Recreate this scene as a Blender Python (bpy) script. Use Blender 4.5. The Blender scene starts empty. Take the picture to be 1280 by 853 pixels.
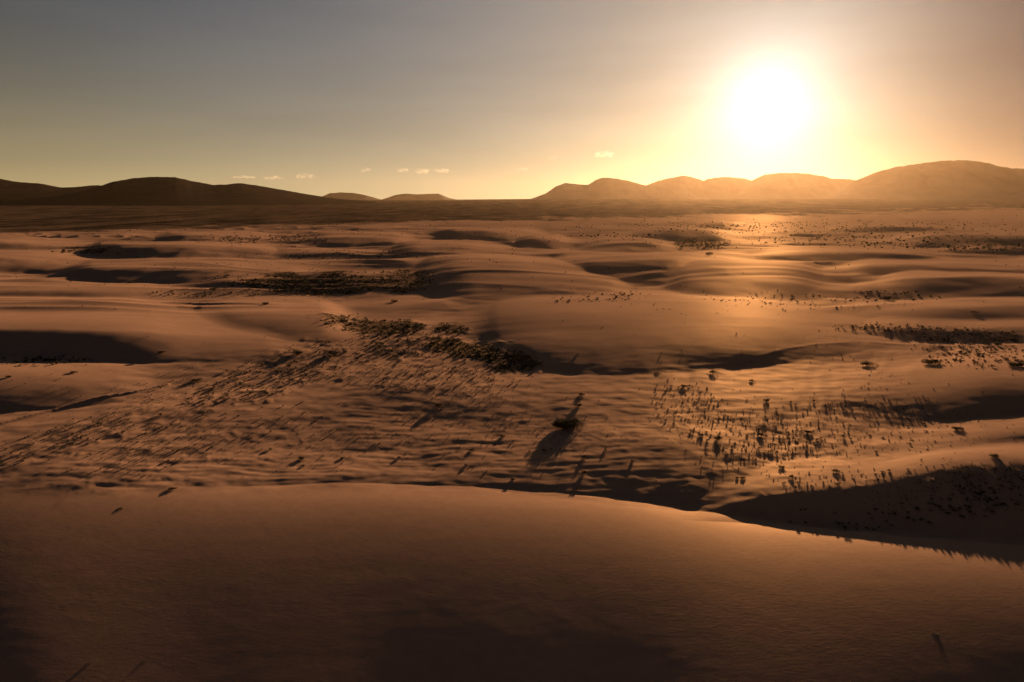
import bpy, math, random
import numpy as np

R = math.radians
rng = np.random.default_rng(7)
random.seed(7)

# ------------------------------------------------------------------ camera, sky, sun, exposure
sc = bpy.context.scene
C = sc.collection
CAM_H = 50.0
F = 853.0                      # focal length in photograph pixels (1280 wide)
HOR = 249.0                    # pixel row of the level horizon
PITCH = math.atan((426.5 - HOR) / F)
SUN_AZ = R(19.7)               # to the right of the view direction (+Y)
SUN_EL = R(7.1)

cam_d = bpy.data.cameras.new("camera")
cam = bpy.data.objects.new("camera", cam_d)
C.objects.link(cam)
cam.location = (0, 0, CAM_H)
cam.rotation_euler = (R(90) - PITCH, 0, 0)
cam_d.sensor_width = 36
cam_d.lens = 36 * F / 1280
cam_d.clip_start = 0.5
cam_d.clip_end = 90000
sc.camera = cam

SUND = (math.sin(SUN_AZ) * math.cos(SUN_EL), math.cos(SUN_AZ) * math.cos(SUN_EL), math.sin(SUN_EL))

w = bpy.data.worlds.new("World")
sc.world = w
w.use_nodes = True
nt = w.node_tree
nt.nodes.clear()
def N(tree, t, **kw):
    n = tree.nodes.new(t)
    for k, v in kw.items():
        if k.startswith('i_'):
            n.inputs[int(k[2:])].default_value = v
        else:
            setattr(n, k, v)
    return n
def M(tree, op, a, b=None, clamp=False):
    n = tree.nodes.new('ShaderNodeMath'); n.operation = op; n.use_clamp = clamp
    for i, v in enumerate((a, b)):
        if v is None: continue
        if isinstance(v, (int, float)): n.inputs[i].default_value = v
        else: tree.links.new(v, n.inputs[i])
    return n.outputs[0]
out = N(nt, 'ShaderNodeOutputWorld')
bg = N(nt, 'ShaderNodeBackground')
SKY_STRENGTH = 0.08
bg.inputs[1].default_value = SKY_STRENGTH
nt.links.new(bg.outputs[0], out.inputs[0])
sky = N(nt, 'ShaderNodeTexSky')
sky.sky_type = 'NISHITA'
sky.sun_disc = False
sky.sun_elevation = SUN_EL
sky.sun_rotation = SUN_AZ
sky.altitude = 60
sky.air_density = 1.0
sky.dust_density = 2.0
sky.ozone_density = 1.0
geo = N(nt, 'ShaderNodeTexCoord')
vn = N(nt, 'ShaderNodeVectorMath', operation='NORMALIZE')
nt.links.new(geo.outputs['Generated'], vn.inputs[0])
dot = N(nt, 'ShaderNodeVectorMath', operation='DOT_PRODUCT')
nt.links.new(vn.outputs[0], dot.inputs[0]); dot.inputs[1].default_value = SUND
ang = M(nt, 'ARCCOSINE', M(nt, 'MINIMUM', dot.outputs['Value'], 0.999999))
sep = N(nt, 'ShaderNodeSeparateXYZ'); nt.links.new(vn.outputs[0], sep.inputs[0])
elev = M(nt, 'MAXIMUM', sep.outputs[2], 0.0)
def expo(x, scale, power=1.0):
    v = M(nt, 'DIVIDE', x, scale)
    if power != 1.0: v = M(nt, 'POWER', v, power)
    return M(nt, 'EXPONENT', M(nt, 'MULTIPLY', v, -1.0))
def scaled(val, col):
    n = N(nt, 'ShaderNodeVectorMath', operation='SCALE')
    n.inputs[0].default_value = col
    nt.links.new(val, n.inputs['Scale'])
    return n.outputs[0]
def vadd(a, b):
    n = N(nt, 'ShaderNodeVectorMath', operation='ADD')
    nt.links.new(a, n.inputs[0]); nt.links.new(b, n.inputs[1]); return n.outputs[0]
tint = N(nt, 'ShaderNodeVectorMath', operation='MULTIPLY')
nt.links.new(sky.outputs[0], tint.inputs[0]); tint.inputs[1].default_value = (0.026, 0.032, 0.056)
total = tint.outputs[0]
# lens bloom and warm haze aureole painted round the low sun, with a straw-coloured band along the horizon
SKY_UNIT = 5.5
GLOW = [(R(2.1), 1.15, (1.0, .95, .85)), (R(5.2), 1.8, (.16, .26, .32)), (R(16), 1.5, (.05, .06, .02)),
        (R(32), 2.0, (.19, .10, .03)), (R(50), 2.0, (.062, .115, .165))]
for s, p, c in GLOW:
    total = vadd(total, scaled(expo(ang, s, p), tuple(v * SKY_UNIT for v in c)))
band = M(nt, 'MULTIPLY', expo(elev, 0.098), expo(ang, R(150), 2.0))
total = vadd(total, scaled(band, tuple(v * SKY_UNIT for v in (.53, .39, .15))))
# sky dimmed and reddened right of the sun, partly as lens vignetting, with faint wisps
azn = M(nt, 'ARCTAN2', sep.outputs[0], sep.outputs[1])
mr = N(nt, 'ShaderNodeMapRange', interpolation_type='SMOOTHSTEP')
mr.inputs[1].default_value = R(22); mr.inputs[2].default_value = R(38); mr.inputs[3].default_value = 1.0; mr.inputs[4].default_value = 0.0
nt.links.new(azn, mr.inputs[0])
wm = N(nt, 'ShaderNodeMapping'); wm.inputs['Rotation'].default_value = (0, R(-32), 0); wm.inputs['Scale'].default_value = (2.2, 2.2, 16)
nt.links.new(vn.outputs[0], wm.inputs[0])
wn = N(nt, 'ShaderNodeTexNoise'); wn.inputs['Scale'].default_value = 1.6; wn.inputs['Detail'].default_value = 5
nt.links.new(wm.outputs[0], wn.inputs['Vector'])
wr = N(nt, 'ShaderNodeMapRange'); wr.inputs[1].default_value = .3; wr.inputs[2].default_value = .7; wr.inputs[3].default_value = .95; wr.inputs[4].default_value = 1.06
nt.links.new(wn.outputs['Fac'], wr.inputs[0])
vs = N(nt, 'ShaderNodeVectorMath', operation='SCALE')
nt.links.new(total, vs.inputs[0]); nt.links.new(wr.outputs[0], vs.inputs['Scale'])
dm = N(nt, 'ShaderNodeMix', data_type='VECTOR')
nt.links.new(mr.outputs[0], dm.inputs[0]); dm.inputs[4].default_value = (.56, .44, .42); dm.inputs[5].default_value = (1, 1, 1)
vm = N(nt, 'ShaderNodeVectorMath', operation='MULTIPLY')
nt.links.new(vs.outputs[0], vm.inputs[0]); nt.links.new(dm.outputs[1], vm.inputs[1])
total = vm.outputs[0]
nt.links.new(total, bg.inputs[0])

sun_d = bpy.data.lights.new("sun", 'SUN')
sun_d.energy = 5.0
sun_d.angle = R(0.5)
sun_d.color = (1.0, 0.57, 0.30)
sun = bpy.data.objects.new("sun", sun_d)
C.objects.link(sun)
sun.location = (SUND[0] * 500, SUND[1] * 500, 400)
from mathutils import Vector
sun.rotation_euler = Vector(SUND).to_track_quat('Z', 'Y').to_euler()

sc.view_settings.view_transform = 'Standard'
sc.view_settings.look = 'None'
sc.view_settings.gamma = 1
sc.view_settings.use_curve_mapping = False
sc.view_settings.exposure = 1.18
sc.render.engine = 'CYCLES'
sc.cycles.use_denoising = True
sc.cycles.max_bounces = 4
sc.cycles.volume_bounces = 0
sc.cycles.transparent_max_bounces = 8
sc.cycles.sample_clamp_indirect = 4
sc.cycles.sample_clamp_direct = 0

# ------------------------------------------------------------------ helpers
ct, st = math.cos(PITCH), math.sin(PITCH)
def ray(x, y):
    a = (np.asarray(x, float) - 640) / F; b = (426.5 - np.asarray(y, float)) / F
    return a, ct + b * st, -st + b * ct
def ground_at(x, y, z=0.0):
    """the point of the level z that stands at a pixel of the photograph (for reading off where things are)"""
    dx, dy, dz = ray(x, y)
    k = (z - CAM_H) / dz
    return dx * k, dy * k

def hash2(ix, iy, seed):
    h = (ix.astype(np.int64) * 374761393 + iy.astype(np.int64) * 668265263 + seed * 1442695041) & 0xFFFFFFFF
    h = ((h ^ (h >> 13)) * 1274126177) & 0xFFFFFFFF
    h = ((h ^ (h >> 16)) * 2246822519) & 0xFFFFFFFF
    return ((h ^ (h >> 15)) & 0xFFFF) / 65535.0
def gnoise(x, y, seed=0):
    ix = np.floor(x); iy = np.floor(y); fx = x - ix; fy = y - iy
    ix = ix.astype(np.int64); iy = iy.astype(np.int64)
    u = fx * fx * fx * (fx * (fx * 6 - 15) + 10); v = fy * fy * fy * (fy * (fy * 6 - 15) + 10)
    def g(i, j, dx, dy):
        a = hash2(ix + i, iy + j, seed) * 2 * np.pi
        return np.cos(a) * dx + np.sin(a) * dy
    n00 = g(0, 0, fx, fy); n10 = g(1, 0, fx - 1, fy); n01 = g(0, 1, fx, fy - 1); n11 = g(1, 1, fx - 1, fy - 1)
    return ((n00 * (1 - u) + n10 * u) * (1 - v) + (n01 * (1 - u) + n11 * u) * v) * 1.5
def sstep(a, b, x):
    t = np.clip((x - a) / (b - a), 0, 1); return t * t * (3 - 2 * t)
def rot(X, Y, az):                      # u across, v along the direction az (to the right of +Y)
    return X * math.cos(az) - Y * math.sin(az), X * math.sin(az) + Y * math.cos(az)

# ------------------------------------------------------------------ dunes: crest and foot lines, height at crest, run of the far side
# each: (points [(x, y_crest, y_foot, height m)], far run m, profile power, far-side softness)
DUNES = [
 # left field
 ([(-400,408,455,9),(-100,411,456,9.5),(60,412,458,9),(180,414,458,8),(240,417,456,4.5),(330,419,455,3),(400,424,450,0)], 90, 1.3, .15),
 ([(-400,381,410,4),(0,382,411,4.5),(140,382,410,4),(230,388,408,2),(290,392,405,0)], 60, 1.6),
 ([(-400,362,381,4),(0,363,381,4),(150,363,381,3),(270,366,380,0)], 70, 1.5),
 ([(-400,318,344,14),(-50,321,342,13),(40,322,341,12),(90,325,340,7),(150,329,338,3),(220,331,337,0)], 160, 1.15),
 ([(60,313,325,0),(140,310,327,7),(210,309,328,9),(290,312,327,6),(400,317,325,0)], 160, 1.3),
 ([(20,339,353,0),(120,336,355,5),(240,334,356,6),(340,336,352,3),(430,340,350,0)], 120, 1.4),
 ([(-300,300,312,10),(0,302,312,9),(60,304,311,5),(150,306,311,0)], 200, 1.2),
 ([(150,297,304,0),(240,295,306,8),(330,297,305,4),(390,299,304,0)], 200, 1.4),
 ([(180,402,420,0),(260,398,424,2.5),(340,396,430,4),(420,398,432,3),(470,404,420,0)], 70, 1.8),
 ([(-300,470,520,2.0),(0,468,515,2.2),(130,472,505,1.4),(230,478,495,0)], 50, 1.8),
 # centre
 ([(455,316,324,0),(500,309,325,7),(560,308,325,8),(620,311,322,4),(680,316,321,0)], 170, 1.5),
 ([(470,350,362,0),(525,336,370,4),(575,327,384,9),(640,330,388,10),(700,338,389,10),(760,350,384,8),(800,360,376,4),(830,366,370,0)], 120, 1.9, .052),
 ([(640,334,340,0),(700,331,356,7),(760,327,362,12),(810,325,364,13),(850,324,360,10),(920,323,348,5),(990,323,340,0)], 120, 1.15),
 ([(790,356,366,0),(835,338,376,6),(870,330,382,8.5),(930,330,385,8.5),(990,336,382,7),(1030,344,376,4),(1080,352,368,0)], 90, 2.0, .046),
 ([(560,404,408,0),(585,397,420,4),(620,391,441,8),(670,388,463,10),(720,386,471,11),(800,387,468,10.5),(860,388,465,10),(920,390,460,9),(980,394,454,7.5),(1040,401,445,4.5),(1110,409,434,2),(1170,414,428,0)], 80, 2.0, .047),
 ([(330,301,306,0),(430,297,308,6),(490,298,308,6),(560,302,306,0)], 200, 1.8),
 ([(500,291,300,0),(580,287,303,10),(650,290,302,6),(720,294,300,0)], 200, 1.2),
 ([(620,302,309,0),(660,298,312,7),(710,300,311,4),(740,303,308,0)], 170, 1.6),
 ([(700,308,314,0),(740,304,318,7),(800,303,319,9),(850,309,318,5),(880,314,317,0)], 150, 1.4),
 ([(770,290,298,0),(800,284,304,8),(860,286,305,9),(920,292,304,6),(960,297,301,0)], 180, 1.6),
 ([(850,281,287,0),(880,279,290,12),(920,279,289,8),(970,282,287,0)], 200, 1.1),
 # right
 ([(1040,362,364,0),(1075,355,366,4),(1110,350,373,9),(1160,347,379,13),(1210,347,382,14),(1280,350,388,13),(1400,356,392,10),(1600,360,390,4)], 90, 1.25),
 ([(1010,336,340,0),(1030,334,346,5),(1080,333,352,10),(1150,334,352,12),(1280,336,352,11),(1500,338,352,6)], 120, 1.1),
 ([(900,321,324,0),(960,319,328,7),(1040,317,331,10),(1130,318,331,9),(1200,322,330,3),(1240,324,328,0)], 150, 1.1),
 ([(1080,300,304,0),(1120,296,308,8),(1200,294,310,11),(1280,294,310,11),(1500,296,308,5)], 180, 1.2),
 ([(1010,284,287,0),(1040,282,291,9),(1110,284,292,8),(1180,285,292,6),(1240,287,290,0)], 220, 1.2),
 ([(990,396,400,0),(1050,391,404,2),(1110,388,408,3.5),(1180,384,411,5),(1260,381,412,6),(1400,380,412,6),(1600,384,410,3)], 60, 1.5),
 ([(1020,410,416,0),(1100,408,424,3),(1180,408,428,3.5),(1280,408,430,4),(1500,410,430,2)], 60, 1.3),
 ([(1000,482,506,0),(1130,474,520,1.4),(1220,470,528,3.2),(1320,468,530,4),(1500,470,530,3)], 60, 1.9),
 ([(1000,584,594,0),(1060,572,597,.4),(1130,562,594,.9),(1200,550,580,1.3),(1290,538,576,1.6),(1500,530,575,1.5)], 30, 1.5),
 ([(840,646,652,0),(900,634,652,0.5),(950,620,655,1.0),(1000,613,658,1.2),(1060,608,662,1.5),(1110,600,664,1.8),(1150,590,668,2.1),(1190,582,672,2.3),(1230,577,676,2.4),(1290,576,682,2.4),(1400,572,690,2.4),(1700,580,700,1)], 26, 1.15),
 ([(560,600,606,0),(640,580,616,0.3),(740,560,628,.6),(850,556,640,.7),(940,566,636,.4),(990,580,620,0)], 30, 1.6),
 ([(380,545,565,0),(470,540,580,0.35),(560,545,585,0.35),(640,556,575,0)], 22, 1.5),
]
NT = 3000
PH = np.linspace(R(-75), R(75), NT)
EDGE = [(-900,632),(-500,628),(-200,626),(0,624),(150,620),(250,616),(330,612),(430,606),(500,606),(560,609),(640,613),(740,620),(800,627),(850,635),(900,645),(950,653),(1050,662),(1150,671),(1280,681),(1500,696),(1900,712),(2400,725)]
VAL = -4.6
ea = np.array(EDGE, float)
exs = np.linspace(ea[0, 0], ea[-1, 0], 900)
eys = np.convolve(np.pad(np.interp(exs, ea[:, 0], ea[:, 1]), 40, mode='edge'), np.hanning(81) / np.hanning(81).sum(), 'valid')
egx, egy = ground_at(exs, eys, VAL)
EPH = np.arctan2(egx, egy); EDD = np.hypot(egx, egy)
PXT = np.linspace(-600, 1900, 1250)
def smooth_tab(xs, ys, k=140):
    v = np.interp(PXT, xs, ys); kk = np.hanning(2 * k + 1); kk /= kk.sum()
    return np.convolve(np.pad(v, k, mode='edge'), kk, 'valid')
G0T = smooth_tab([-200, 100, 350, 500, 1000, 1500], [-.05, -.03, .11, .155, .14, .10])
G1T = smooth_tab([-300, 60, 600, 780, 1080, 1400], [-.100, -.109, -.139, -.142, -.126, -.116], 190)
VST = smooth_tab([-100, 420], [.5, 1.0])
EXT = smooth_tab([500, 850], [1.4, 1.7])
def valley(D, A):
    """the sheltered flat sinks gently towards the foreground dune, whose back rises from the edge line and then falls away towards the camera"""
    px = 640 + F * np.tan(np.clip(A, -1.2, 1.2)) * 1.08
    de = np.interp(A, EPH, EDD)
    w = D - de
    vz = VAL * np.interp(px, PXT, VST) * (1 - np.clip(w / (232 - de), 0, 1)) ** np.interp(px, PXT, EXT)
    g0 = np.interp(px, PXT, G0T)
    g1 = np.interp(px, PXT, G1T)
    s_ = np.maximum(-w, 0); TAU = 13.0
    up = g1 * s_ + (g0 - g1) * TAU * (1 - np.exp(-s_ / TAU))
    back = sstep(R(100), R(70), np.abs(A))
    return vz * back + np.where(w < 0, up, 0) * back
def prep(d):
    pts, lf, p = d[:3]
    a = np.array(pts, float)
    xs = np.linspace(a[0, 0], a[-1, 0], 600)
    def sm(col):
        v = np.interp(xs, a[:, 0], a[:, col])
        k = 70
        vp = np.pad(v, k, mode='edge')
        ker = np.hanning(2 * k + 1); ker /= ker.sum()
        return np.convolve(vp, ker, 'valid')
    yc, yb, h = sm(1), sm(2), sm(3)
    h = np.maximum(h, 0)
    zc = 0.0; zb = 0.0
    if lf > 30:                      # height follows from how steep the near face is
        far_left = a[:, 0].mean() < 420 and yc.mean() > 0
        slope = (.118 if far_left else .088) if p <= 1.3 else ((.098 if far_left else .080) if p <= 1.6 else .066)
        if len(d) > 3: slope = d[3]
        x0, y0 = ground_at(xs, yc, 0.0); x1, y1 = ground_at(xs, yb, 0.0)
        d0, d1 = np.hypot(x0, y0), np.hypot(x1, y1)
        h = np.clip(h / (a[:, 3].max() * .8), 0, 1) * slope * np.maximum(d0 - d1, 0) / (1 + slope * d0 / CAM_H)
        h = np.convolve(np.pad(h, 55, mode='edge'), np.hanning(111) / np.hanning(111).sum(), 'valid')
    for _ in range(3):
        cx, cy = ground_at(xs, yc, h + zc); bx, by = ground_at(xs, yb, zb)
        zc = valley(np.hypot(cx, cy), np.arctan2(cx, cy)); zb = valley(np.hypot(bx, by), np.arctan2(bx, by))
        zc = np.minimum(zc, 0.0); zb = np.minimum(zb, 0.0)
    pc, dc = np.arctan2(cx, cy), np.hypot(cx, cy)
    pb, db = np.arctan2(bx, by), np.hypot(bx, by)
    o = np.argsort(pc); o2 = np.argsort(pb)
    DC = np.interp(PH, pc[o], dc[o]); HH = np.interp(PH, pc[o], h[o], left=0, right=0)
    DB = np.interp(PH, pb[o2], db[o2])
    ed = np.clip(np.minimum(PH - pc[o][0], pc[o][-1] - PH) / min(R(4.5), (pc[o][-1] - pc[o][0]) * .45), 0, 1)
    return DC, np.minimum(DB, DC - 3), HH * ed * ed * (3 - 2 * ed), lf, p
PREP = [prep(d) for d in DUNES]

# lines worn or built up in the sand: (pixel points, half width m, height m)
LINES = [([(-60,548),(0,533),(60,517),(120,503),(170,494),(210,484)], 0.55, 0.42),
         ([(930,452),(980,440),(1020,434),(1060,431)], 1.2, 0.06),
         ([(830,470),(900,470),(1000,452)], 1.5, 0.04)]
LW = []
for pts, hw, hh in LINES:
    q = np.array([ground_at(x, y, VAL * .85 if y > 600 else (-1.5 if y > 480 else 0)) for x, y in pts])
    LW.append((q, hw, hh))
def polydist(X, Y, q):
    best = np.full(X.shape, 1e9)
    for (ax, ay), (bx, by) in zip(q[:-1], q[1:]):
        vx, vy = bx - ax, by - ay
        t = np.clip(((X - ax) * vx + (Y - ay) * vy) / (vx * vx + vy * vy), 0, 1)
        best = np.minimum(best, np.hypot(X - ax - t * vx, Y - ay - t * vy))
    return best

# scrub patches, read off in the photograph: (cx, cy, half w, half h, density, tilt)
PATCH = [(400,356,130,15,1.0,0.0),(505,352,42,16,.9,0),(250,368,70,6,.5,0),(470,408,80,12,1.0,0.03),(560,412,30,8,1.0,.1),
         (600,442,78,17,1.0,0.22),(520,432,90,22,.65,0),(430,440,60,16,.5,0),(360,470,120,26,.5,-.2),(230,500,170,30,.22,-.3),(90,545,120,18,.28,-.22),(540,470,120,22,.3,0),
         (330,300,90,6,.6,0),(110,314,60,5,.7,0),(880,307,46,6,.9,0),(770,296,60,4,.4,0),(1230,310,60,7,.7,0),(1120,307,90,5,.5,0),(1110,372,60,10,.4,0),(740,374,60,8,.45,-.1),
         (1180,418,130,12,.5,.06),(1250,445,90,18,.5,0),(1090,412,60,5,.6,0),(1250,612,90,30,.38,0),(1140,620,100,28,.16,0),(1050,600,110,14,.15,0),
         (870,510,50,40,.16,0),(950,540,90,36,.15,0),(1060,530,110,40,.12,0),(320,352,60,10,.4,0),(50,452,70,6,.6,0),(430,320,120,8,.3,0),(1010,378,110,10,.35,0),
         (1100,300,180,10,.3,0),(1000,284,280,8,.35,0),(230,560,200,30,.13,-.2),(600,530,180,40,.07,0)]
def project(X, Y, Z=0.0):
    vx, vy, vz = X, Y, Z - CAM_H
    d = np.maximum(vy * ct - vz * st, 1.0)
    u = vy * st + vz * ct
    return 640 + F * vx / d, 426.5 - F * u / d
def scrub_density(X, Y):
    px, py = project(X, Y)
    wob = gnoise(X / 22, Y / 22, 91) * 0.35 + gnoise(X / 7, Y / 7, 92) * 0.25
    s = np.zeros(X.shape)
    for cx, cy, hw, hh, den, tl in PATCH:
        dx = px - cx; dy = py - cy - tl * dx
        r = np.sqrt((dx / hw) ** 2 + (dy / hh) ** 2)
        s = np.maximum(s, den * sstep(1.15, .6, r + wob))
    return s

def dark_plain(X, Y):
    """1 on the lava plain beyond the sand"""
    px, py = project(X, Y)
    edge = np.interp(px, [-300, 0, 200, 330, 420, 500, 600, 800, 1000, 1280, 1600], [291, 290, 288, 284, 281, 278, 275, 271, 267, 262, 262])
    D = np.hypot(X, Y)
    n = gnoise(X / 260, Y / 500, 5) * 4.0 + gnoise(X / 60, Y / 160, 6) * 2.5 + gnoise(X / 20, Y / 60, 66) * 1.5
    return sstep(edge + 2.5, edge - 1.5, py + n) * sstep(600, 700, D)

def height(X, Y):
    D = np.hypot(X, Y); A = np.arctan2(X, Y)
    foot = D * D / (CAM_H * F) * 1.4 + 0.05          # ground metres per pixel of depth, to drop what is too fine to be seen
    idx = (A - PH[0]) / (PH[1] - PH[0])
    ok = (idx > 0) & (idx < NT - 1)
    z = np.zeros(X.shape)
    dune_mask = np.zeros(X.shape)
    # a little wander of the lines so that crests and toes are not ruled
    Dw = D * (1 + 0.010 * gnoise(X / 30, Y / 60, 3) * np.clip(D / 200, .3, 1.2) + 0.003 * gnoise(X / 9, Y / 20, 4))
    for DC, DB, HH, lf, p in PREP:
        i0 = np.clip(idx, 0, NT - 1.001)
        dc = np.interp(i0, np.arange(NT), DC); db = np.interp(i0, np.arange(NT), DB); h = np.interp(i0, np.arange(NT), HH)
        t = (dc - Dw) / (dc - db)
        L = lf * np.clip(h / 4 + 0.5, .5, 1.6)
        u = np.clip(-(dc - Dw) / L, 0, 1)
        rr = 0.07                                      # rounded crest
        tt = np.sqrt(np.clip(t, 0, 2) ** 2 + rr * rr) - rr
        near = 1 - np.clip(tt / (math.sqrt(1 + rr * rr) - rr), 0, 1) ** p
        near = np.where(near < .12, near * near / .12 * .5 + near * .5, near)
        far = (1 - u * u) ** 2
        b = h * np.where(t >= 0, near, far) * ok
        b = np.where(D > 20, b, 0)
        k = np.clip(b, 0, 1) * 0.8
        dd = np.maximum(k - np.abs(z - b), 0)
        z = np.maximum(z, b) + np.where(k > 1e-4, dd * dd / (4 * np.maximum(k, 1e-4)), 0)
        dune_mask = np.maximum(dune_mask, np.clip(b / 1.5, 0, 1))
    w0 = D - np.interp(A, EPH, EDD)
    z += valley(D * (1 + (.006 * gnoise(X / 26, Y / 30, 8) + .002 * gnoise(X / 7, Y / 7, 9)) * np.exp(-np.abs(w0) / 7)), A)
    sd = scrub_density(X, Y)
    pl = dark_plain(X, Y)
    # long swells of the far dune field
    farf = sstep(260, 600, D) * (1 - sstep(3000, 6000, D))
    n1 = gnoise(X / 230 + gnoise(X/300, Y/200, 12) * .7, Y / 70 + gnoise(X / 150, Y / 150, 14) * .5, 11)
    n2 = gnoise(X / 90, Y / 42, 13)
    z += farf * (np.maximum(n1, -.25) * 3.6 + n2 * 1.7) * (1 - .8 * pl) * (1 - .6 * np.clip(dune_mask, 0, 1))
    # smaller crested dunes laid over them, their horns trailing across the view
    wxx = X + gnoise(X / 120, Y / 90, 61) * 45; wyy = Y + gnoise(X / 140, Y / 60, 62) * 26
    midf = sstep(230, 420, D) * (1 - sstep(1800, 3000, D)) * (1 - .8 * pl)
    rg = 1 - np.abs(gnoise(wxx / 150, wyy / 52, 63)) * 1.9
    z += midf * np.clip(rg, 0, 1) ** 2.2 * 2.1 * (1 - .72 * dune_mask) * (.35 + .65 * sstep(-.3, .3, gnoise(X / 260, Y / 160, 64)))
    z += midf * gnoise(wxx / 46, wyy / 17, 65) * .75 * sstep(16, 6, foot) * (1 - .55 * dune_mask)
    z += midf * gnoise(X / 15, Y / 7.5, 67) * .30 * sstep(8, 3, foot) * (.3 + .7 * sstep(0, .3, gnoise(X / 90, Y / 60, 68))) * (1 - .8 * dune_mask)
    # gentle swells nearer by
    nearf = 1 - sstep(300, 500, D)
    fg = sstep(3, -6, D - np.interp(A, EPH, EDD))
    dune_mask = np.maximum(dune_mask, fg)
    z += nearf * gnoise(X / 55, Y / 38, 21) * 0.8 * (1 - .65 * dune_mask) * (1 - .97 * fg)
    # wind-drawn tails and hummocks, drawn out away from the sun
    u, v = rot(X, Y, R(24))
    uw = u + gnoise(u / 30, v / 60, 30) * 6
    for (lu, lv, amp, sd0) in ((13, 46, .50, 31), (6.5, 24, .26, 32), (3.2, 10, .13, 33), (1.6, 4.2, .055, 34)):
        g = gnoise(uw / lu, v / lv, sd0)
        vis = sstep(lu * 1.2, lu * .35, foot)
        z += (0.42 + 0.60 * np.clip(sd * 1.6, 0, 1)) * amp * g * vis * (1 - .35 * sstep(R(-22), R(-32), A) * sstep(150, 120, D)) * (1 - .93 * dune_mask * (1 - np.clip(sd, 0, 1))) * (1 - .9 * fg)
    # small mounds under the scrub
    wx = X + gnoise(X / 7, Y / 7, 44) * 1.3; wy = Y + gnoise(X / 7, Y / 7, 45) * 1.3
    m = np.maximum(gnoise(wx / 3.4, wy / 5.5, 41), 0) * .30 + np.maximum(gnoise(wx / 1.5, wy / 2.4, 42), 0) * .24 * sstep(1.6, .7, foot) + gnoise(wx / .8, wy / 1.2, 43) * .07 * sstep(.8, .35, foot)
    z += np.clip(sd * 1.5, 0, 1) * m * sstep(6, 2, foot)
    # ripples lying across the wind on the open flats
    rp = gnoise(X / 8.0, Y / 1.9 + gnoise(X / 14, Y / 14, 52), 51)
    z += .07 * rp * (1 - .8 * dune_mask) * (1 - .85 * fg) * sstep(1.4, .5, foot) * (.4 + sstep(-.1, .5, gnoise(X / 45, Y / 30, 53)))
    rp2 = gnoise(X / 22, Y / 6.5 + gnoise(X / 30, Y / 30, 55), 54)
    z += .08 * rp2 * (1 - .6 * dune_mask) * (1 - .9 * fg) * sstep(5, 2, foot)
    z += (gnoise(X / 5.2, Y / 3.6, 56) * .075 + gnoise(X / 2.3, Y / 1.7, 57) * .032 * sstep(1.6, .6, foot)) * sstep(3, 1.2, foot) * (1 - .7 * dune_mask) * (1 - .8 * fg)
    for q, hw, hh in LW:
        near_any = polydist(X, Y, q)
        z += hh * np.exp(-(near_any / hw) ** 2)
    # the far plain climbs to the feet of the hills
    px, py = project(X, Y)
    side = np.interp(px, [-200, 250, 420, 560, 700, 1300], [.05, .10, .35, .45, 1.0, 1.0])
    rise = sstep(2600, 8200, D) * 50 * side + sstep(9000, 13000, D) * 10
    z += rise
    # camera drone hovers over a plain flat behind: nothing there to shape
    return z

# ------------------------------------------------------------------ materials
def mat(name):
    m = bpy.data.materials.new(name); m.use_nodes = True
    t = m.node_tree; b = t.nodes['Principled BSDF']
    return m, t, b
def noise_node(t, scale, detail=4, vec=None, rough=.55):
    n = t.nodes.new('ShaderNodeTexNoise'); n.inputs['Scale'].default_value = scale; n.inputs['Detail'].default_value = detail
    n.inputs['Roughness'].default_value = rough
    if vec is not None: t.links.new(vec, n.inputs['Vector'])
    return n.outputs['Fac']
def mixc(t, fac, a, b):
    n = t.nodes.new('ShaderNodeMix'); n.data_type = 'RGBA'
    t.links.new(fac, n.inputs[0]) if not isinstance(fac, float) else setattr(n.inputs[0], 'default_value', fac)
    for k, v in ((6, a), (7, b)):
        if isinstance(v, tuple): n.inputs[k].default_value = (*v, 1)
        else: t.links.new(v, n.inputs[k])
    return n.outputs[2]
def ramp(t, fac, lo, hi):
    n = t.nodes.new('ShaderNodeMapRange'); n.inputs[1].default_value = lo; n.inputs[2].default_value = hi
    t.links.new(fac, n.inputs[0]); return n.outputs[0]

mg, t, b = mat('sand')
tc = t.nodes.new('ShaderNodeTexCoord').outputs['Object']
sandc = mixc(t, ramp(t, noise_node(t, .02, 5, tc), .35, .65), (.39, .25, .175), (.46, .295, .205))
sandc = mixc(t, M(t, 'MULTIPLY', ramp(t, noise_node(t, .6, 6, tc, .7), .4, .75), .35), sandc, (.28, .17, .11))
at = t.nodes.new('ShaderNodeAttribute'); at.attribute_name = 'cover'
atp = t.nodes.new('ShaderNodeAttribute'); atp.attribute_name = 'plain'
spk = noise_node(t, .8, 6, tc, .75)
thr = M(t, 'SUBTRACT', .80, M(t, 'MULTIPLY', at.outputs['Fac'], .40))
cov = M(t, 'MULTIPLY', M(t, 'SUBTRACT', spk, thr), 9.0, clamp=True)
covc = mixc(t, noise_node(t, .25, 3, tc), (.014, .014, .008), (.034, .030, .014))
c1 = mixc(t, cov, sandc, covc)
pm = t.nodes.new('ShaderNodeMapping'); pm.inputs['Scale'].default_value = (1, .35, 1); t.links.new(tc, pm.inputs[0])
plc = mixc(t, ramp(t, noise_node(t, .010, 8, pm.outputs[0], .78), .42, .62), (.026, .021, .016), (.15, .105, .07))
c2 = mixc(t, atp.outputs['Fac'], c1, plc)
bm_ = t.nodes.new('ShaderNodeBump'); bm_.inputs['Strength'].default_value = .13; bm_.inputs['Distance'].default_value = .12
mp = t.nodes.new('ShaderNodeMapping'); mp.inputs['Scale'].default_value = (1, 2.6, 1)
t.links.new(tc, mp.inputs[0])
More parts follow.
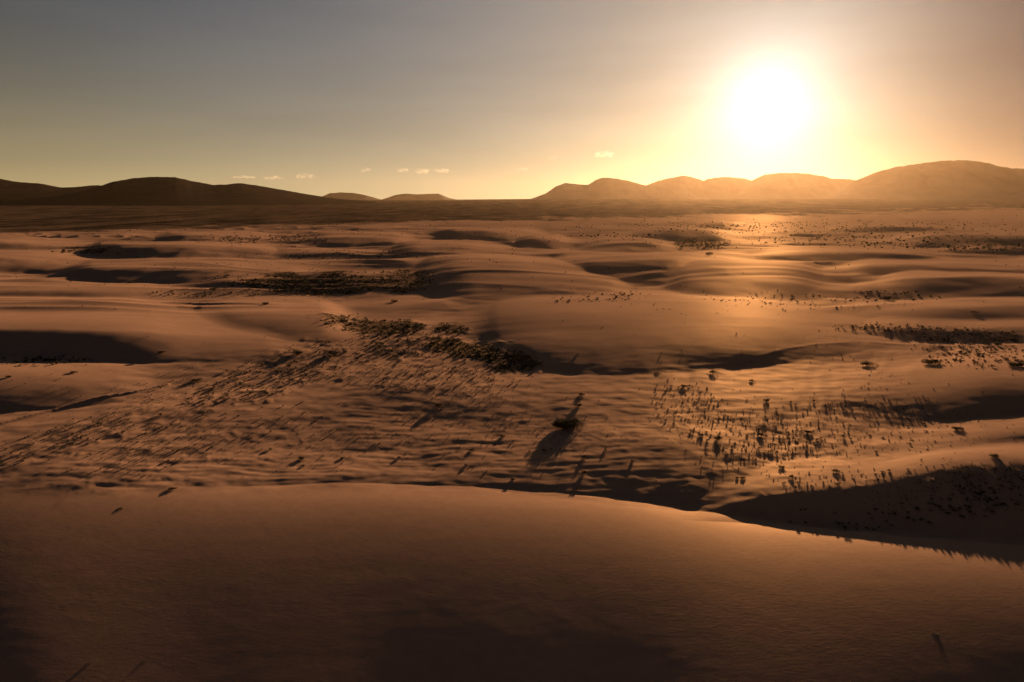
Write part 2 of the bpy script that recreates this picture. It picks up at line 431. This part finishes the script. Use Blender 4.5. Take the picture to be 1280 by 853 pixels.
hsum = M(t, 'ADD', noise_node(t, .9, 6, mp.outputs[0], .65), M(t, 'MULTIPLY', noise_node(t, 4.0, 3, tc), .25))
t.links.new(hsum, bm_.inputs['Height'])
t.nodes.remove(b)
df = t.nodes.new('ShaderNodeBsdfDiffuse'); gl = t.nodes.new('ShaderNodeBsdfGlossy'); mx = t.nodes.new('ShaderNodeMixShader')
gl.inputs['Roughness'].default_value = .58
t.links.new(c2, df.inputs['Color']); gl.inputs['Color'].default_value = (.50, .36, .20, 1)
t.links.new(bm_.outputs[0], df.inputs['Normal']); t.links.new(bm_.outputs[0], gl.inputs['Normal'])
t.links.new(M(t, 'MULTIPLY', M(t, 'SUBTRACT', 1.0, atp.outputs['Fac']), .055), mx.inputs[0])
t.links.new(df.outputs[0], mx.inputs[1]); t.links.new(gl.outputs[0], mx.inputs[2])
t.links.new(mx.outputs[0], t.nodes['Material Output'].inputs['Surface'])

mhd, t, b = mat('dark_lava_rock')
tc = t.nodes.new('ShaderNodeTexCoord').outputs['Object']
t.links.new(mixc(t, ramp(t, noise_node(t, .005, 7, tc, .65), .35, .65), (.018, .014, .011), (.034, .026, .020)), b.inputs['Base Color'])
b.inputs['Roughness'].default_value = 1.0; b.inputs['Specular IOR Level'].default_value = 0.0
mh, t, b = mat('hill_rock')
tc = t.nodes.new('ShaderNodeTexCoord').outputs['Object']
hc = mixc(t, ramp(t, noise_node(t, .004, 7, tc, .65), .35, .65), (.060, .044, .032), (.10, .072, .052))
t.links.new(hc, b.inputs['Base Color']); b.inputs['Roughness'].default_value = .95
b.inputs['Specular IOR Level'].default_value = .1

def leafmat(name, a, c):
    m, t, b = mat(name)
    tc = t.nodes.new('ShaderNodeTexCoord').outputs['Object']
    cc = mixc(t, noise_node(t, 1.7, 3, tc), a, c)
    t.links.new(cc, b.inputs['Base Color']); b.inputs['Roughness'].default_value = .8
    b.inputs['Specular IOR Level'].default_value = .15
    return m
ml = leafmat('dry_leaf', (.040, .044, .018), (.085, .080, .032))
ml2 = leafmat('olive_leaf', (.055, .062, .022), (.11, .10, .035))
ms, t, b = mat('woody_stem')
tc = t.nodes.new('ShaderNodeTexCoord').outputs['Object']
t.links.new(mixc(t, noise_node(t, 6, 3, tc), (.09, .06, .04), (.16, .11, .075)), b.inputs['Base Color']); b.inputs['Roughness'].default_value = .9

# ------------------------------------------------------------------ mesh building
def mesh_from(name, V, Fc, mats, smooth=False, midx=None):
    V = np.asarray(V, np.float32); Fc = np.asarray(Fc, np.int32)
    me = bpy.data.meshes.new(name)
    k = Fc.shape[1]
    me.vertices.add(len(V)); me.vertices.foreach_set('co', V.ravel())
    me.loops.add(Fc.size); me.loops.foreach_set('vertex_index', Fc.ravel())
    me.polygons.add(len(Fc)); me.polygons.foreach_set('loop_start', np.arange(0, Fc.size, k, dtype=np.int32))
    try: me.polygons.foreach_set('loop_total', np.full(len(Fc), k, np.int32))
    except Exception: pass
    for m in mats: me.materials.append(m)
    if midx is not None: me.polygons.foreach_set('material_index', np.asarray(midx, np.int32))
    me.update(calc_edges=True)
    me.polygons.foreach_set('use_smooth', np.full(len(Fc), smooth))
    me.validate()
    return me
def link(name, me, parent=None, loc=None):
    o = bpy.data.objects.new(name, me); C.objects.link(o)
    if parent is not None: o.parent = parent
    if loc is not None: o.location = loc
    return o
def grid_faces(nr, nc, wrap=False):
    i = np.arange(nr - 1)[:, None]; j = np.arange(nc if wrap else nc - 1)[None, :]
    j2 = (j + 1) % nc
    a = i * nc + j; b_ = i * nc + j2; c = (i + 1) * nc + j2; d = (i + 1) * nc + j
    return np.stack([a, b_, c, d], -1).reshape(-1, 4)

# the ground: one sheet, fine where the photograph looks, out to the horizon on every side
ydown = np.concatenate([np.arange(1500, 880, -12.0), np.arange(880, 262, -0.62), np.arange(262, 251.5, -.35)])
_, gy, gz = ray(640, ydown)
rad = gy * (-CAM_H / gz)
rad = np.concatenate([[1.0, 4.0, 8.0], rad[rad > 10], [20300.0]])
rad = np.unique(rad)
azs = np.concatenate([np.arange(-180, -46, 1.0), np.arange(-46, 46, .068), np.arange(46, 180, 1.0)])
azr = np.radians(azs)
RR, AA = np.meshgrid(rad, azr, indexing='ij')
GX, GY = RR * np.sin(AA), RR * np.cos(AA)
GZ = height(GX.ravel(), GY.ravel())
V = np.stack([GX.ravel(), GY.ravel(), GZ], 1)
Fg = grid_faces(len(rad), len(azr), wrap=True)[:, ::-1]
me = mesh_from('sand', V, Fg, [mg], smooth=True)
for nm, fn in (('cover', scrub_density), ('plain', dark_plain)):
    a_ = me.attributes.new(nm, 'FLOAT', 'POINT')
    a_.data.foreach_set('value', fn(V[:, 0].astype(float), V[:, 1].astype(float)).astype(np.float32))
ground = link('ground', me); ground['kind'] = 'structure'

# ------------------------------------------------------------------ hills
def hill(outline, dist, depth, seed, name='hill', base=-5.0, m=None):
    a = np.array(outline, float)
    xs = np.linspace(a[0, 0], a[-1, 0], 220)
    ys = np.interp(xs, a[:, 0], a[:, 1])
    ker = np.hanning(5); ker /= ker.sum()
    ys = np.convolve(np.pad(ys, 2, mode='edge'), ker, 'valid')
    dx, dy, dz = ray(xs, ys)
    k = dist / dy
    rx, ry, rz = dx * k, dy * k, CAM_H + dz * k
    rz = rz + gnoise(xs / 9, xs * 0 + seed, seed) * (rz - base) * .018 + gnoise(xs / 3.1, xs * 0 + seed, seed + 1) * (rz - base) * .007
    nt_ = 60
    t_ = np.linspace(-1, 1, nt_)                  # -1 near foot, 0 ridge, 1 far foot
    T, I = np.meshgrid(t_, np.arange(len(xs)), indexing='ij')
    X = rx[I] * (1 + T * depth / dist); Y = ry[I] + T * depth
    prof = np.where(T < 0, (1 - np.abs(T)) ** 1.35, (1 - np.abs(T)) ** 1.2)
    gul = gnoise(X / 210, Y / 700, seed + 5) * .5 + gnoise(X / 90, Y / 260, seed + 6) * .28 + gnoise(X / 35, Y / 90, seed + 7) * .1
    env = (4 * np.abs(T) * (1 - np.abs(T)))
    Z = base + (rz[I] - base) * np.clip(prof * (1 + gul * env * (.15 if m else .18)), 0, 1.0)
    V = np.stack([X.ravel(), Y.ravel(), Z.ravel()], 1)
    o = link(name, mesh_from(name, V, grid_faces(nt_, len(xs)), [m or mh], smooth=True))
    o['kind'] = 'structure'
    return o
hill([(-500,246),(-350,236),(-200,222),(-80,217),(0,223),(20,227),(50,229),(75,234),(90,234),(120,231),(170,236),(240,248)], 9500, 1500, 101, m=mhd)
hill([(-60,253),(0,249),(60,246),(95,241),(120,234),(140,227),(165,222.5),(190,220.5),(218,221),(245,227),(268,231),(285,230),(300,228.5),(330,233),(380,242),(420,248.5),(470,252)], 7000, 2200, 102, m=mhd)
hill([(385,252),(403,245.5),(412,241.5),(425,240.5),(440,241),(452,243),(468,247),(485,252)], 19000, 900, 103)
hill([(470,252),(485,247),(495,243.5),(507,242),(520,243),(535,242.5),(548,242),(560,247),(580,252)], 19000, 900, 104)
hill([(660,250),(682,242),(695,232.5),(707,228.5),(722,230),(735,231),(744,225),(752,221.5),(768,222.5),(785,225.5),(805,231),(830,240),(850,248)], 9800, 1100, 105)
hill([(785,246),(806,232),(822,226),(840,221.5),(856,219),(868,221.5),(885,228),(915,240),(930,248)], 9900, 1100, 106)
hill([(850,247),(872,229),(885,223),(905,220.5),(930,222.5),(950,228),(985,244)], 10100, 1000, 107)
hill([(910,247),(938,226),(955,218),(975,215.5),(1005,216),(1025,219),(1042,223),(1062,223.5),(1090,230),(1130,245)], 9800, 1100, 108)
hill([(1030,248),(1060,229),(1078,222),(1095,214.5),(1120,208),(1150,203.5),(1180,200),(1200,199),(1218,200),(1235,203),(1255,208.5),(1280,210.5),(1340,214),(1420,222),(1520,240),(1560,250)], 8300, 1400, 109)
hill([(1150,251),(1190,246),(1225,240),(1260,235),(1290,231),(1360,226),(1450,232),(1560,250)], 6300, 900, 110)

# ------------------------------------------------------------------ shrubs
def make_bush(seed, n_leaf, lobes, flat=.62, leaf=.085, spread=1.0):
    """unit bush: about 1 m half width; foliage and stems as separate vertex sets"""
    r = np.random.default_rng(seed)
    cs = []
    for i in range(lobes):
        a = r.uniform(0, 2 * np.pi); d = r.uniform(.1, .68) * (1 if lobes > 1 else 0)
        cs.append((math.cos(a) * d * spread, math.sin(a) * d, r.uniform(.30, .62) * flat, r.uniform(.30, .52)))
    V = []; Fc = []
    for k in range(n_leaf):
        cx, cy, cz, cr = cs[r.integers(len(cs))]
        dv = r.normal(size=3); dv /= np.linalg.norm(dv)
        dv[2] = dv[2] * .75 + .15
        rr = cr * (r.uniform(.25, 1) ** .45) * (1 + .22 * math.sin(dv[0] * 7 + seed) * math.cos(dv[1] * 6))
        p = np.array([cx, cy, cz]) + dv * rr * np.array([1, 1, flat * 1.15])
        if p[2] < 0.01: p[2] = r.uniform(0, .12)
        s = leaf * r.uniform(.6, 1.5)
        e1 = r.normal(size=3); e1 /= np.linalg.norm(e1)
        e2 = np.cross(e1, dv + r.normal(size=3) * .6); e2 /= np.linalg.norm(e2) + 1e-6
        i0 = len(V)
        V += [p - e1 * s * .5, p + e2 * s * .42, p + e1 * s * .6 + dv * s * .3]
        Fc.append((i0, i0 + 1, i0 + 2))
    for k in range(max(6, n_leaf // 45)):        # sprigs sticking out past the outline
        cx, cy, cz, cr = cs[r.integers(len(cs))]
        dv = r.normal(size=3); dv[2] = abs(dv[2]) + .5; dv /= np.linalg.norm(dv)
        p0 = np.array([cx, cy, cz]) + dv * cr * .7 * np.array([1, 1, flat]); p1 = p0 + dv * cr * r.uniform(.45, .8)
        sd = np.cross(dv, r.normal(size=3)); sd /= np.linalg.norm(sd); sd *= .018
        i0 = len(V); V += [p0 - sd, p0 + sd, p1]; Fc.append((i0, i0 + 1, i0 + 2))
    SV = []; SF = []
    for k in range(6):
        cx, cy, cz, cr = cs[k % len(cs)]
        tip = np.array([cx + r.uniform(-.1, .1), cy + r.uniform(-.1, .1), cz + cr * .3]); root = np.array([cx * .12, cy * .12, -.12])
        ax = tip - root; n1 = np.cross(ax, (0, 0, 1.0) if abs(ax[2]) < .9 * np.linalg.norm(ax) else (1.0, 0, 0)); n1 /= np.linalg.norm(n1)
        n2 = np.cross(ax, n1); n2 /= np.linalg.norm(n2)
        i0 = len(SV)
        mid = root * .5 + tip * .5 + n1 * r.uniform(-.06, .06)
        for c, w_ in ((root, .04), (mid, .027), (tip, .010)):
            for q in range(3):
                an = q * 2.094
                SV.append(c + (n1 * math.cos(an) + n2 * math.sin(an)) * w_)
        for lv in (0, 3):
            for q in range(3):
                a, b2 = i0 + lv + q, i0 + lv + (q + 1) % 3
                SF += [(a, b2, b2 + 3), (a, b2 + 3, a + 3)]
    return np.array(V), np.array(Fc), np.array(SV), np.array(SF)

SMALL = [make_bush(200 + i, 340, 3 + i % 3, flat=(.62, .75, .55)[i % 3], leaf=.13) for i in range(7)]
small_me = []
for i, (V, Fc, SV, SF) in enumerate(SMALL):
    vv = np.vstack([V, SV]); ff = np.vstack([Fc, SF + len(V)])
    small_me.append(mesh_from('bush', vv, ff, [ml2 if i in (2, 5) else ml, ms], midx=[0] * len(Fc) + [1] * len(SF)))
BIG = [make_bush(300 + i, 1500, 6 + i, flat=.62, leaf=.085, spread=1.1) for i in range(3)]
big_me = [(mesh_from('foliage', V, Fc, [ml]), mesh_from('stem', SV, SF, [ms])) for V, Fc, SV, SF in BIG]

def h1(x, y): return float(height(np.array([float(x)]), np.array([float(y)]))[0])
def seat(px, py):
    """world point of the ground seen at a pixel"""
    z = 0.0
    for _ in range(8):
        x, y = ground_at(px, py, z); z = .5 * z + .5 * h1(x, y)
    return float(x), float(y), h1(x, y)

placed = []
def lone_bush(px, py, wpx, label, tall=1.0, group=None, olive=False, k=0):
    """a shrub with foliage and stems of its own; py is the pixel row of its foot"""
    x, y, z = seat(px, py)
    D = math.hypot(x, y)
    half = 1.3 * wpx / F * math.sqrt(D * D + (CAM_H - z) ** 2) / 2
    root = bpy.data.objects.new('bush', None); C.objects.link(root)
    root.location = (x, y, z - .03); root.scale = (half, half * .85, half * tall); root.rotation_euler.z = random.uniform(-.4, .4)
    root['label'] = label; root['category'] = 'bush'
    if group: root['group'] = group
    for nm, me in zip(('foliage', 'stem'), big_me[k % 3]):
        link(nm, me, root)
    placed.append((px, py))
    return root

# the dark shrub in the middle of the flat: wide and low, several plants grown into one
V, Fc, SV, SF = make_bush(401, 8000, 15, flat=.50, leaf=.06, spread=1.15)
big_root = lone_bush(708, 533, 31, 'large dark bush alone on the flat sand, casting the longest and broadest shadow', tall=.68)
for ch in list(big_root.children): bpy.data.objects.remove(ch)
link('foliage', mesh_from('foliage', V * np.array([1, 1.0, 1.25]), Fc, [ml]), big_root)
link('stem', mesh_from('stem', SV, SF, [ms]), big_root)

LONE = [
 (727,494,8,'round bush second behind the large dark bush, at the far end of the short row',1.1),
 (722,508,9,'round bush directly behind the large dark bush',1.1),
 (549,509,10,'dark rounded bush on a lit ridge left of the large lone bush',1.2),
 (628,546,6,'small round bush with a slanting shadow, left of and nearer than the large lone bush',1.1),
 (729,591,7,'round bush nearest the foreground dune crest, below the large dark bush',1.1),
 (731,572,6,'small bush just behind the nearest round bush by the dune crest',1.0),
 (680,563,6,'small bush standing inside the shadow of the large dark bush',1.0),
 (790,577,5,'small bush with a thin shadow on open sand right of the large bush shadow',1.1),
 (757,563,4,'tiny bush with a thin slanting shadow right of the large dark bush',1.1),
 (583,582,5,'small bush with a slanting shadow close behind the foreground dune, centre',1.1),
 (640,600,6,'small bush whose shadow reaches down to the foreground dune crest',1.1),
 (590,564,7,'bush in the middle of a slanting string of small bushes on the flat',1.0),
 (428,573,6,'small isolated bush with slanting shadow in the left part of the flat',1.0),
 (376,574,9,'dark bush with a long slanting shadow at the left, near the foreground dune',1.0),
 (379,583,5,'small bush just below a larger dark bush at the left',1.0),
 (499,572,5,'small bush on smooth sand between the left scatter and the centre',1.0),
 (1008,487,0,'',0),
 (1085,457,14,'dark low bush on open sand at the right, left one of a far pair',.8),
 (1162,455,18,'dark spiky bush on open sand at the right, the larger of a far pair',.9),
 (1268,458,15,'dark bush at the right edge of the photo on open sand beside scrub',.8),
 (892,467,9,'dark bush on the bright sand at the right foot of the big smooth dune',1.1),
 (855,484,8,'upright bush topping the dense scatter of small bushes right of centre',1.2),
 (957,502,8,'round bush alone on ribbed sand right of the dense scatter',1.1),
 (940,477,6,'small bush on bright ribbed sand behind the scatter',1.0),
 (1196,537,10,'dark bush with a shadow slanting to the lower right, at the right of the flat',1.0),
 (976,585,8,'dark bush with a straight shadow, nearest of the right-hand scatter',1.1),
 (990,597,6,'small bush with a straight shadow beside the nearest dark bush of the right-hand scatter',1.2),
 (928,598,6,'narrow bush with straight shadow, left of the nearest right-hand bushes',1.2),
 (921,598,4,'slim bush close beside another narrow one, nearest row right of centre',1.4),
 (1046,590,9,'bush with a lit sandy mound beside it, on the right of the flat',.8),
 (897,549,9,'dark bush with thick straight shadow in the middle of the right-hand scatter',1.2),
 (875,545,8,'dark bush left of the thick-shadowed one in the right-hand scatter',1.1),
 (952,545,8,'dark bush on the right side of the thick-shadowed group',1.1),
 (1010,541,8,'bush with a straight broad shadow, right of the main cluster',1.1),
 (371,443,14,'dark round bush at the edge of the shaded dune, left of the green scrub',.9),
 (419,444,17,'wide dark bush just left below the green scrub patch',.8),
 (542,430,10,'dark bush in the stony scrub below the green patch',.9),
 (492,378,10,'dark bush at the near end of the far scrub patch, left one of three',.8),
 (505,366,9,'dark bush at the right end of the far scrub patch',.8),
 (492,365,8,'dark bush inside the right end of the far scrub patch',.8),
 (331,381,9,'dark green bush at the near edge of the far scrub patch, at its left',.9),
 (267,363,9,'dark bush at the left tip of the far scrub patch on the pale crest',.8),
 (202,441,8,'small dark bush on the shaded side of the left dune',.8),
 (161,354,6,'tiny dark bush on a pale dune top at the far left',.8),
 (247,477,13,'bush on the top of a sandy mound on the left flat',.6),
 (93,466,8,'small dark bush on lit sand below the shaded left dune',.7),
 (10,472,7,'dark bush at the left edge below the shaded dune',.8),
 (151,636,6,'small lone tuft on the smooth sand near the left end of the foreground dune',.35),
 (216,611,9,'dark bush on a low mound just behind the foreground dune at the left',.7),
 (340,636,0,'',0),
 (822,467,7,'small tuft on the shadow line at the foot of the big smooth dune',.6),
 (722,443,4,'tiny tuft on the shaded slope of the big smooth dune',.8),
 (1108,375,9,'bush at the foot of the long shaded dune on the right',1.3),
 (1218,391,6,'tiny bush on the thin lit crest at the right',.6),
 (886,319,8,'dark bush in the hollow between far bright dunes, left of centre of the glow',1.2),
 (1168,792,7,'small twiggy tuft alone on the smooth near dune at the lower right',.18),
 (180,827,5,'tiny tuft on the near dune by the lower left edge, right one of two',.2),
 (112,829,6,'tiny tuft on the near dune by the lower left edge, left one of two',.2),
 (1241,571,10,'bush on the lit crest of the shaded bank at the right',.8),
]
for k, (px, py, wp, lab, tall) in enumerate(LONE):
    if wp: lone_bush(px, py, wp, lab, tall, k=k)

# scattered bushes: regions of the photograph with many alike  (cx, cy, hw, hh, tilt, count, size px lo/hi, group, label)
SCAT = [
 (858,508,44,34,.25,62,2.2,5.5,'bushes in the dense scatter right of centre','small dark bush in the dense scatter on bright ribbed sand right of centre'),
 (950,552,80,22,.0,44,3.0,6.5,'bushes with straight shadows right of centre','small bush with a straight dark shadow in the loose group right of centre'),
 (1060,530,110,38,.0,52,2.5,5.5,'bushes on the dim sand at the right','small bush on dim brown sand at the right of the flat'),
 (1205,618,95,34,-.15,58,4.5,8.5,'bushes on the shaded bank at the right','dark bush on the shaded bank at the lower right'),
 (1060,648,90,14,.05,20,4.0,7.0,'bushes at the foot of the shaded bank','bush in the shade at the foot of the bank, beside the foreground dune'),
 (1060,599,80,8,-.12,16,4.0,7.0,'bushes along the lit edge of the bank','bush on the thin lit edge of the shaded bank'),
 (1235,440,60,22,.1,34,3.5,8.0,'bushes in the right-hand scrub','dark bush in the scrub at the right edge of the sand flat'),
 (600,560,110,34,.0,20,2.4,4.2,'small bushes on the central flat','tiny bush with slanting shadow on the central flat'),
 (300,540,150,34,-.15,40,2.8,5.5,'bushes on the left flat','small bush with slanting shadow on the streaked left flat'),
 (120,540,130,20,-.30,36,3.0,6.5,'bushes along the sandy tails at the far left','dark bush in a line along a sandy ridge at the far left'),
 (320,475,80,24,-.25,40,3.0,7.0,'bushes in the left scrub band','dark bush in the scrub band running up from the left'),
 (560,478,100,18,.0,36,2.5,5.0,'bushes on the lit hummocks in the centre','small bush among lit sandy hummocks below the scrub'),
]
spots = []
for (cx, cy, hw, hh, tl, n, lo, hi, grp, lab) in SCAT:
    k = 0; tries = 0
    mine = []
    while k < n and tries < 6000:
        tries += 1
        a = random.uniform(0, 2 * math.pi); rr = math.sqrt(random.random())
        px = cx + hw * rr * math.cos(a); py = cy + hh * rr * math.sin(a) + tl * (hw * rr * math.cos(a))
        if px > 1295 or px < -15: continue
        if any(abs(px - q[0]) < 4.5 and abs(py - q[1]) < 3.5 for q in placed): continue
        if px < 800 and py > 598: continue
        placed.append((px, py)); k += 1
        mine.append((px, py, lo + (hi - lo) * random.random() ** 1.8))
    ids = {}
    for key, f in (('leftmost', lambda s: s[0]), ('rightmost', lambda s: -s[0]), ('farthest', lambda s: s[1]), ('nearest', lambda s: -s[1]), ('largest', lambda s: -s[2])):
        i = min(range(len(mine)), key=lambda j: f(mine[j]) if j not in ids else 1e9)
        ids[i] = key
    for i, (px, py, wp) in enumerate(mine):
        q = math.hypot((px - cx) / hw, (py - cy - tl * (px - cx)) / hh)
        sz = 'tiny' if wp < lo + .12 * (hi - lo) else ('small' if wp < lo + .4 * (hi - lo) else 'larger')
        ver = 'far' if py - tl * (px - cx) < cy - hh * .3 else ('near' if py - tl * (px - cx) > cy + hh * .3 else 'middle')
        hor = 'left' if px < cx - hw * .55 else ('right' if px > cx + hw * .55 else ('centre left' if px < cx else 'centre right'))
        spots.append((px, py, wp * (1.35 if ids.get(i) == 'largest' else 1), grp, (ids[i] + ' of the ' + grp) if i in ids else f'{sz} bush, {ver} {hor}, of the {grp}'))
# several hundred candidates; the pixel-to-ground seating is done all at once
S = np.array([(s[0], s[1]) for s in spots])
def seat_many(px, py):
    z = np.zeros(len(px))
    for _ in range(8):
        x, y = ground_at(px, py, z); z = .5 * z + .5 * height(x, y)
    return x, y, height(x, y)
sx, sy, sz = seat_many(S[:, 0], S[:, 1])
budget = 300 - len([1 for l in LONE if l[2]]) - 1
order = sorted(range(len(spots)), key=lambda i: -spots[i][2] * (3 if 'of the' in spots[i][4][:16] else 1))
keep = set(order[:budget])
extra = []
for i, (px, py, wp, grp, lab) in enumerate(spots):
    dist = math.sqrt(sx[i] ** 2 + sy[i] ** 2 + (CAM_H - sz[i]) ** 2)
    half = 1.15 * wp / F * dist / 2
    if i not in keep:
        extra.append((sx[i], sy[i], sz[i], half)); continue
    o = link('bush', small_me[random.randrange(7)])
    o.location = (sx[i], sy[i], sz[i] - .02)
    tl_ = random.uniform(.7, 1.2)
    o.scale = (half, half * random.uniform(.8, 1.1), half * tl_); o.rotation_euler.z = random.uniform(0, 6.28)
    o['label'] = lab; o['category'] = 'bush'; o['group'] = grp

# the low scrub nobody could count, as one mass
cand_n = 90000
cpx = rng.uniform(-80, 1360, cand_n); cpy = 258 + (655 - 258) * rng.uniform(0, 1, cand_n) ** 1.25
gx, gy_ = ground_at(cpx, cpy, 0.0)
den = scrub_density(gx, gy_)
SPR = [(300,530,360,85,.20),(520,490,220,55,.26),(1050,540,240,80,.12),(1150,440,170,50,.16),(700,540,200,60,.05),(320,330,420,60,.08),(900,375,300,22,.12),(900,290,500,26,.14),(330,290,400,14,.12),(90,480,170,30,.06)]
spr = np.zeros(cand_n)
for cx, cy, hw, hh, dn in SPR:
    spr = np.maximum(spr, dn * sstep(1.1, .3, np.hypot((cpx - cx) / hw, (cpy - cy) / hh)))
spr *= sstep(-.3, .4, gnoise(gx / 30, gy_ / 60, 78)) * 1.3
clump = sstep(-.25, .35, gnoise(gx / 12, gy_ / 16, 77))
pln = dark_plain(gx, gy_)
keepc = rng.uniform(0, 1, cand_n) < np.clip((den ** 1.1) * (.45 + .55 * clump) * 1.3 + .004 + spr + pln * .10, 0, 1)
keepc &= ~((cpy > 598) & (cpx < 960)) & ~((cpy > 640) & (den < .2))
cpx, cpy = cpx[keepc], cpy[keepc]
x, y, z = seat_many(cpx, cpy)
d_ = np.sqrt(x * x + y * y + (CAM_H - z) ** 2)
half = np.clip((1.2 + 1.3 * np.clip(den[keepc], 0, 1) + 4.5 * rng.uniform(0, 1, len(x)) ** 2 * (.35 + .65 * np.clip(den[keepc] * 1.3, 0, 1))) / F * d_ / 2, .15, 2.2)
ex = np.array(extra).reshape(-1, 4)
x = np.concatenate([x, ex[:, 0]]); y = np.concatenate([y, ex[:, 1]]); z = np.concatenate([z, ex[:, 2]]); half = np.concatenate([half, ex[:, 3]])
TINY = [make_bush(500 + i, 60, 3, flat=.8, leaf=.36)[:2] for i in range(6)]
VV = []; FF = []; off = 0
which = rng.integers(0, 6, len(x)); an = rng.uniform(0, 6.28, len(x)); tall = rng.uniform(.8, 1.3, len(x))
for kx in range(6):
    V, Fc = TINY[kx]; sel = np.where(which == kx)[0]
    ca, sa = np.cos(an[sel])[:, None], np.sin(an[sel])[:, None]; hf = half[sel][:, None]
    vx = (V[None, :, 0] * ca - V[None, :, 1] * sa) * hf + x[sel][:, None]
    vy = (V[None, :, 0] * sa + V[None, :, 1] * ca) * hf + y[sel][:, None]
    vz = V[None, :, 2] * hf * tall[sel][:, None] + z[sel][:, None] - .02
    VV.append(np.stack([vx, vy, vz], -1).reshape(-1, 3))
    FF.append((Fc[None] + (np.arange(len(sel)) * len(V))[:, None, None] + off).reshape(-1, 3)); off += len(sel) * len(V)
print('scrub plants', len(x))
scrub = link('scrub', mesh_from('scrub', np.vstack(VV), np.vstack(FF), [ml]))
scrub['kind'] = 'stuff'; scrub['label'] = 'low dark desert scrub covering patches of the dune field'; scrub['category'] = 'scrub'

# ------------------------------------------------------------------ haze: warm dusty air in one closed box
ZB = float(GZ.min()) - 1.0
HT = 560.0; HX = 20500.0
v = [(sx_ * HX, sy_ * HX, z_) for z_ in (min(ZB, -6.5), HT) for sx_, sy_ in ((-1, -1), (1, -1), (1, 1), (-1, 1))]
f = [(0, 3, 2, 1), (4, 5, 6, 7), (0, 1, 5, 4), (1, 2, 6, 5), (2, 3, 7, 6), (3, 0, 4, 7)]
mv = bpy.data.materials.new('haze'); mv.use_nodes = True
t = mv.node_tree; t.nodes.clear()
o_ = t.nodes.new('ShaderNodeOutputMaterial'); pv = t.nodes.new('ShaderNodeVolumePrincipled')
pv.inputs['Color'].default_value = (.95, .74, .46, 1)
HAZE = 0.0000048
pv.inputs['Density'].default_value = HAZE
pv.inputs['Anisotropy'].default_value = 0.78
t.links.new(pv.outputs[0], o_.inputs['Volume'])
me = bpy.data.meshes.new('haze'); me.from_pydata(v, [], f); me.materials.append(mv)
hz = link('haze', me); hz['kind'] = 'stuff'; hz['label'] = 'warm dusty evening haze'; hz['category'] = 'haze'

# ------------------------------------------------------------------ small clouds low over the horizon, far beyond
mc = bpy.data.materials.new('cloud_vapour'); mc.use_nodes = True
t = mc.node_tree; t.nodes.clear()
o_ = t.nodes.new('ShaderNodeOutputMaterial'); pv = t.nodes.new('ShaderNodeVolumePrincipled')
pv.inputs['Color'].default_value = (1, .93, .82, 1); pv.inputs['Anisotropy'].default_value = .5
tcn = t.nodes.new('ShaderNodeTexCoord')
nz = noise_node(t, .006, 4, tcn.outputs['Object'], .6)
t.links.new(M(t, 'MULTIPLY', ramp(t, nz, .44, .66), .0010), pv.inputs['Density'])
t.links.new(pv.outputs[0], o_.inputs['Volume'])
CL = [(382,221,20,7,'small brighter cloud low on the left of the horizon sky'),(343,223,26,4,'faint flat streak of cloud left of the small bright one'),(458,213,14,6,'small round cloud left of the row of three'),(503,213,16,6,'left cloud of the row of three low over the horizon'),
      (527,215,18,8,'middle and tallest cloud of the row of three'),(553,214,18,6,'right cloud of the row of three low over the horizon'),(652,212,12,4,'tiny cloud alone right of the row of three'),(692,198,9,7,'tiny upright cloud higher above the horizon'),(757,194,24,8,'ragged small cloud nearest the sun'),(303,222,30,4,'faintest streak of cloud farthest to the left')]
for ci, (cx, cy, cw, chh, lab) in enumerate(CL):
    dist = 34000
    dx, dy, dz = ray(cx, cy); k = dist / dy
    px_ = dist / F
    import bmesh
    b_ = bmesh.new()
    rr = random.Random(900 + ci)
    for q in range(9):
        s = rr.uniform(.12, .30) * cw * px_
        fx = rr.uniform(-.36, .36)
        sh_ = (.45 - abs(fx) * 1.3) * chh * px_ * rr.uniform(.1, 1)
        m_ = bmesh.ops.create_icosphere(b_, subdivisions=2, radius=1)
        for vv in m_['verts']:
            n_ = 1 + rr.uniform(-.12, .12)
            vv.co = Vector((vv.co.x * s * n_ + fx * cw * px_, vv.co.y * s * .8 + rr.uniform(-.02, .02) * cw * px_, vv.co.z * min(s * .8, chh * px_ * .42) * n_ + sh_))
    me = bpy.data.meshes.new('cloud'); b_.to_mesh(me); b_.free()
    for p in me.polygons: p.use_smooth = True
    me.materials.append(mc)
    rm = None
    o = link('cloud', me, loc=(dx * k, dist, CAM_H + dz * k))
    md = o.modifiers.new('merge', 'REMESH'); md.mode = 'VOXEL'; md.voxel_size = max(12, chh * px_ * .08)
    o['label'] = lab; o['category'] = 'cloud'; o['group'] = 'small clouds low over the horizon'
